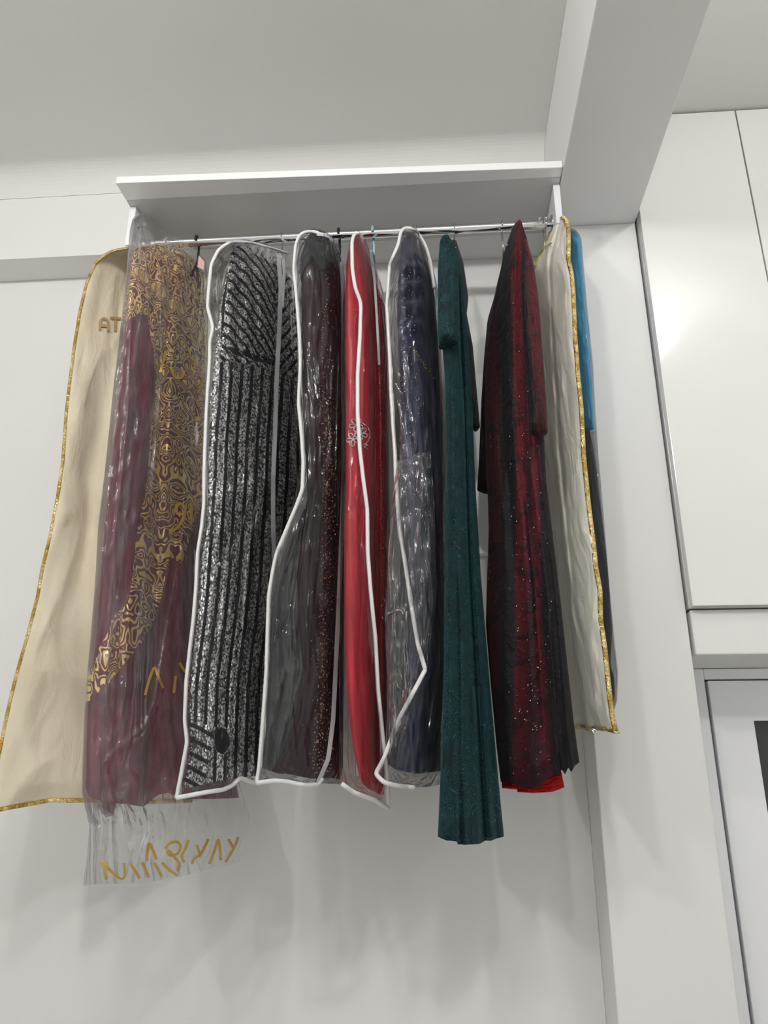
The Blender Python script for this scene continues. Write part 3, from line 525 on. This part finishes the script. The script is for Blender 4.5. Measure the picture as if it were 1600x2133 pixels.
beads('gold_belt', S, [(862+q*45+rng.normal(0, 1.5), 728+q*62+rng.normal(0, 2)) for q in np.linspace(0, 1, 60)], .0017, m_bead, t)
Q = Sheet([(834, 960), (820, 1060), (812, 1160), (808, 1280), (809, 1400), (808, 1500), (806, 1590)], [(850, 960), (862, 1100), (870, 1250), (866, 1400), (858, 1500), (846, 1606)], bot=[(825, 1604)], dl=1.57, dr=1.60, bf=.02, bb=.04, folds=2, amp=.006, nu=50, nv=150, seed=37, wr=.004)
Q.build('tulle_shade_layer', m_tulle_shade, t)  # added grey sheet, stands in for the dark shade seen through the film
clear_bag('creased clear garment bag around the navy dress, its white piping folded back', LP[:-1]+[(868, 1380), (850, 1440), (828, 1500), (800, 1570), (781, 1612)],
    [(872, 492), (888, 520), (902, 560), (912, 600), (918, 700), (923, 850), (927, 1000), (929, 1200), (929, 1400), (918, 1634)], [(862, 474)], [(800, 1630), (830, 1638), (865, 1641), (890, 1640)],
    [[(905, 600), (897, 545), (886, 510), (868, 480), (848, 473)]+LP[1:], [(886, 1395), (862, 1440), (830, 1500), (800, 1580), (782, 1612), (800, 1630), (830, 1637), (865, 1640)]],
    mat=m_clear2, dl=1.50, dr=1.60, bf=.066, bb=.22, folds=2, amp=.004, seed=52, wr=.006, wsc=(4, 15), nu=110, nv=400, extra=crease([[(868, 760), (872, 800), (882, 850), (870, 900), (868, 960)], [(835, 935), (870, 945)], [(850, 1030), (880, 1110), (892, 1180), (910, 1254)], [(840, 600), (845, 700)]], .010, 3))
f6c = crease([[(818, 1540), (822, 1400), (820, 1290), (812, 1180), (822, 1060)], [(848, 1480), (845, 1380), (838, 1300)], [(806, 1282), (830, 1276), (838, 1280)], [(812, 1200), (826, 1240), (815, 1270)], [(880, 1370), (905, 1262), (895, 1180)]], .012, 3)
F6 = Sheet([(826, 960), (818, 1040), (808, 1150), (802, 1280), (806, 1400), (808, 1500), (812, 1570)], [(896, 940), (905, 1040), (908, 1150), (908, 1260), (888, 1395), (868, 1450), (840, 1540)], dl=1.475, dr=1.50, bf=.03, bb=-.01, folds=2.4, amp=.009, seed=5, nu=90, nv=300, wr=.006, wsc=(4, 10), extra=f6c)
t6 = [o for o in scn.objects if o.name.startswith('clear_garment_bag')][-1] if False else [o for o in scn.objects if o.get('label', '').startswith('creased clear')][0]
F6.build('loose_fold', m_clear2, t6, cap=False)
# ---- 7 teal velvet dress
S = Sheet([(928, 500), (922, 540), (920, 620), (922, 720), (928, 800), (930, 900), (930, 1000), (926, 1200), (925, 1400), (922, 1500), (916, 1650), (912, 1742)],
          [(934, 500), (958, 540), (968, 600), (975, 700), (984, 850), (990, 1000), (1002, 1200), (1020, 1420), (1038, 1620), (1050, 1742)], top=[(931, 498)], bot=[(930, 1749), (952, 1750), (954, 1757), (1000, 1756)],
          dl=1.49, dr=1.62, bf=.05, bb=.18, folds=2.6, amp=.014, seed=2, nu=110, nv=320, wr=.002, fade=.3, flare=.5, extra=lambda x, y, u, v: -.05*np.exp(-((u-.72)/.06)**2)*np.clip(v*4, 0, 1)-.012*np.exp(-((u-.36)/.04)**2)*v)
t = root('velvet_dress', S, 'long teal green velvet dress with embossed leaves, hanging lowest, not bagged', 'dress', 'dresses hanging on the rail'); S.build('dress_body', m_velvet, t)
Q = Sheet([(926, 495), (916, 508), (912, 560), (912, 640), (913, 700), (914, 724)], [(934, 495), (950, 520), (956, 580), (957, 660), (953, 714)], bot=[(930, 718)], top=[(930, 494)], dl=1.455, dr=1.47, bf=.03, bb=.03, folds=1.5, amp=.004, nu=60, nv=100, seed=6); Q.build('sleeve', m_velvet, t)
Q = Sheet([(940, 500), (950, 600), (965, 740), (975, 880)], [(950, 500), (966, 550), (976, 620), (972, 652), (985, 720), (992, 800), (1000, 888)], bot=[(990, 892)], dl=1.66, dr=1.74, bf=.02, bb=.04, folds=1, amp=.003, nu=40, nv=100, seed=7); Q.build('sleeve', m_velvet2, t)
# ---- 8 black lace dress over red
S = Sheet([(1082, 462), (1066, 482), (1050, 530), (1044, 560), (1030, 620), (1018, 680), (1012, 750), (1010, 850), (1012, 950), (1016, 1030), (1018, 1100), (1012, 1300), (1022, 1420), (1034, 1550), (1043, 1628)],
          [(1086, 463), (1098, 500), (1110, 550), (1118, 620), (1122, 700), (1130, 850), (1138, 1000), (1150, 1100), (1168, 1250), (1184, 1400), (1195, 1500), (1207, 1588)], top=[(1084, 461)],
          bot=[(1072, 1632), (1088, 1640), (1126, 1638), (1136, 1624), (1150, 1618), (1156, 1608), (1163, 1618), (1170, 1602), (1177, 1613), (1184, 1598), (1190, 1608), (1198, 1594)],
          dl=1.66, dr=1.52, bf=.055, bb=.10, folds=3.4, amp=.009, seed=12, nu=120, nv=340, wr=.0022, flare=.4)
px, py = S.G[..., 0], S.G[..., 1]
xa = np.interp(py, [460, 600, 1000, 1300, 1640], [1074, 1062, 1074, 1070, 1062]); xb = np.interp(py, [460, 600, 1000, 1300, 1640], [1092, 1116, 1128, 1132, 1160])
um = (px-xa)/(xb-xa); fadey = np.clip(1.05-.5*np.clip((py-1000)/600, 0, 1), 0, 1)
mask = np.clip(um*8, 0, 1)*np.clip((1-um)*8, 0, 1)*(1-.75*np.exp(-((um-.55)/.13)**2)*np.clip((py-700)/80, 0, 1))*fadey
mask = np.maximum(mask, .32*np.clip((xa-px-22)/12, 0, 1)*np.clip((py-600)/100, 0, 1))
t = root('lace_dress', S, 'black and dark red lace dress rising to a pointed peak, not bagged', 'dress', 'dresses hanging on the rail'); S.build('dress_body', m_lace, t, {'mask': mask})
pts = [(rng.uniform(1058, 1150), rng.uniform(480, 1630)) for _ in range(230)]; pts = [q for q in pts if np.interp(q[1], [460, 600, 1640], [1078, 1056, 1060]) < q[0] < np.interp(q[1], [460, 600, 1000, 1600], [1092, 1112, 1130, 1180])]
pts += [(rng.uniform(1016, 1024), y) for y in (880, 910, 930, 1140, 1158, 1176, 1190, 1205)]
beads('crystal_beading', S, pts, .0014, m_cryst, t, .002)
Q = Sheet([(1044, 560), (1030, 620), (1015, 670), (1008, 750), (1003, 830), (998, 950), (994, 1020)], [(1050, 560), (1050, 650), (1045, 800), (1040, 920), (1030, 1026)], bot=[(1012, 1024)], dl=1.74, dr=1.70, bf=.03, bb=.03, folds=1, amp=.003, nu=40, nv=110, seed=7); Q.build('sleeve', m_lace, t, {'mask': Q.U*0+.12})
Q = Sheet([(1088, 500), (1086, 600), (1090, 700), (1100, 800), (1106, 902)], [(1096, 500), (1112, 550), (1122, 620), (1131, 740), (1138, 830), (1141, 900)], bot=[(1124, 908)], dl=1.475, dr=1.485, bf=.03, bb=.02, folds=1.3, amp=.005, nu=50, nv=140, seed=8); Q.build('sleeve', m_lace, t, {'mask': np.clip(1.2-1.1*np.abs(Q.U-.75)*2, 0, .9)*np.clip(1.4-Q.V*.9, 0, 1)})
Q = Sheet([(1070, 1600), (1074, 1620), (1078, 1650)], [(1164, 1590), (1170, 1610), (1176, 1640)], bot=[(1110, 1652), (1150, 1650)], dl=1.64, dr=1.60, bf=.005, bb=.03, folds=2, amp=.003, nu=40, nv=40, seed=9); Q.build('red_lining', m_redlin, t)
Q = Sheet([(1040, 1560), (1044, 1600), (1046, 1642)], [(1080, 1560), (1084, 1600), (1084, 1645)], dl=1.69, dr=1.66, bf=.015, bb=.02, folds=2, amp=.002, nu=24, nv=30, seed=10); Q.build('red_lining', m_redlin, t)
# ---- 9 cream garment bag, right
RP = [(1173, 452), (1181, 457), (1184, 475), (1185, 500), (1184, 540), (1191, 570), (1195, 620), (1198, 700), (1204, 780), (1211, 850), (1216, 950), (1226, 1050), (1236, 1130), (1241, 1180), (1250, 1230), (1251, 1290), (1260, 1350), (1268, 1430), (1275, 1490), (1283, 1523)]
S = Sheet([(1170, 452), (1158, 465), (1148, 482), (1135, 515), (1120, 545), (1113, 570), (1116, 650), (1122, 800), (1132, 950), (1146, 1100), (1160, 1250), (1178, 1400), (1196, 1519)], RP, top=[(1172, 451)],
          bot=[(1212, 1513), (1226, 1521), (1250, 1517)], dl=1.76, dr=1.53, bf=.035, bb=.02, folds=1.6, amp=.004, seed=19, nu=80, nv=260, wr=.005, wsc=(4, 12),
          extra=lambda x, y, u, v: -.012*np.exp(-((u-.42)/.05)**2)*np.clip((1-v)*2, 0, 1))
t = root('garment_bag', S, 'cream cloth garment bag with crinkled gold trim near the right end of the rail', 'garment bag', 'cloth garment bags with gold trim'); S.build('bag_cloth', m_cream, t)
tube('gold_trim', line_on(S, [(1113, 560), (1120, 545), (1135, 515), (1148, 482), (1158, 465), (1166, 456), (1173, 452)], 60, .002, 1), .0048, m_gold, t, 8, .6)
tube('gold_trim', line_on(S, RP, 300, .002, 1), .0050, m_gold, t, 8, .6)
tube('gold_trim', line_on(S, [(1283, 1523), (1262, 1518), (1240, 1517), (1226, 1520), (1212, 1513), (1198, 1518)], 60, .002, 1), .0050, m_gold, t, 8, .6)
Pz = world(np.array([1232., 1238., 1244., 1241., 1234.]), np.array([1520., 1527., 1528., 1522., 1518.]), np.full(5, 1.50)); tube('zip_pull', Pz, .0022, m_wire, t, 8)
Pz = world(np.array([1278., 1284., 1290.]), np.array([1523., 1527., 1526.]), np.full(3, 1.51)); tube('zip_pull', Pz, .0016, m_wire, t, 8)
# ---- 10 blue and grey clothes in plastic at the right end
S = Sheet([(1165, 480), (1160, 560), (1165, 700), (1180, 840), (1190, 900)], [(1196, 482), (1207, 500), (1212, 560), (1218, 640), (1226, 720), (1232, 800), (1237, 893)], top=[(1182, 478)], bot=[(1215, 898)], dl=1.74, dr=1.62, bf=.03, bb=.02, folds=1.5, amp=.003, seed=23, nu=50, nv=140, wr=.002)
S2 = Sheet([(1185, 890), (1195, 1000), (1215, 1200), (1235, 1350), (1250, 1470)], [(1228, 895), (1236, 930), (1246, 1000), (1257, 1100), (1269, 1210), (1276, 1310), (1272, 1385), (1280, 1410), (1281, 1450), (1273, 1484)], dl=1.74, dr=1.63, bf=.025, bb=.02, folds=2.5, amp=.004, seed=24, nu=50, nv=160, wr=.002)
t = root('two_piece_dress', S2, 'sky blue top and slate grey skirt in clear plastic at the far right', 'dress', 'dresses hanging on the rail'); S.build('blue_top', m_blue, t); S2.build('grey_skirt', m_grey, t)
B = Sheet([(1165, 474), (1158, 560), (1163, 700), (1178, 840), (1190, 1000), (1212, 1200), (1232, 1350), (1250, 1490)], [(1198, 478), (1211, 494), (1217, 560), (1224, 640), (1236, 760), (1241, 860), (1247, 950), (1260, 1100), (1272, 1250), (1282, 1350), (1288, 1400), (1286, 1460), (1274, 1494)], top=[(1184, 473)],
          dl=1.73, dr=1.61, bf=.04, bb=.03, folds=2, amp=.002, seed=27, nu=50, nv=200, wr=.002)
t = root('plastic_garment_bag', B, 'thin clear plastic bag over the sky blue top at the far right', 'garment bag', 'plastic garment bags'); B.build('bag_film', m_clear, t, cap=False)
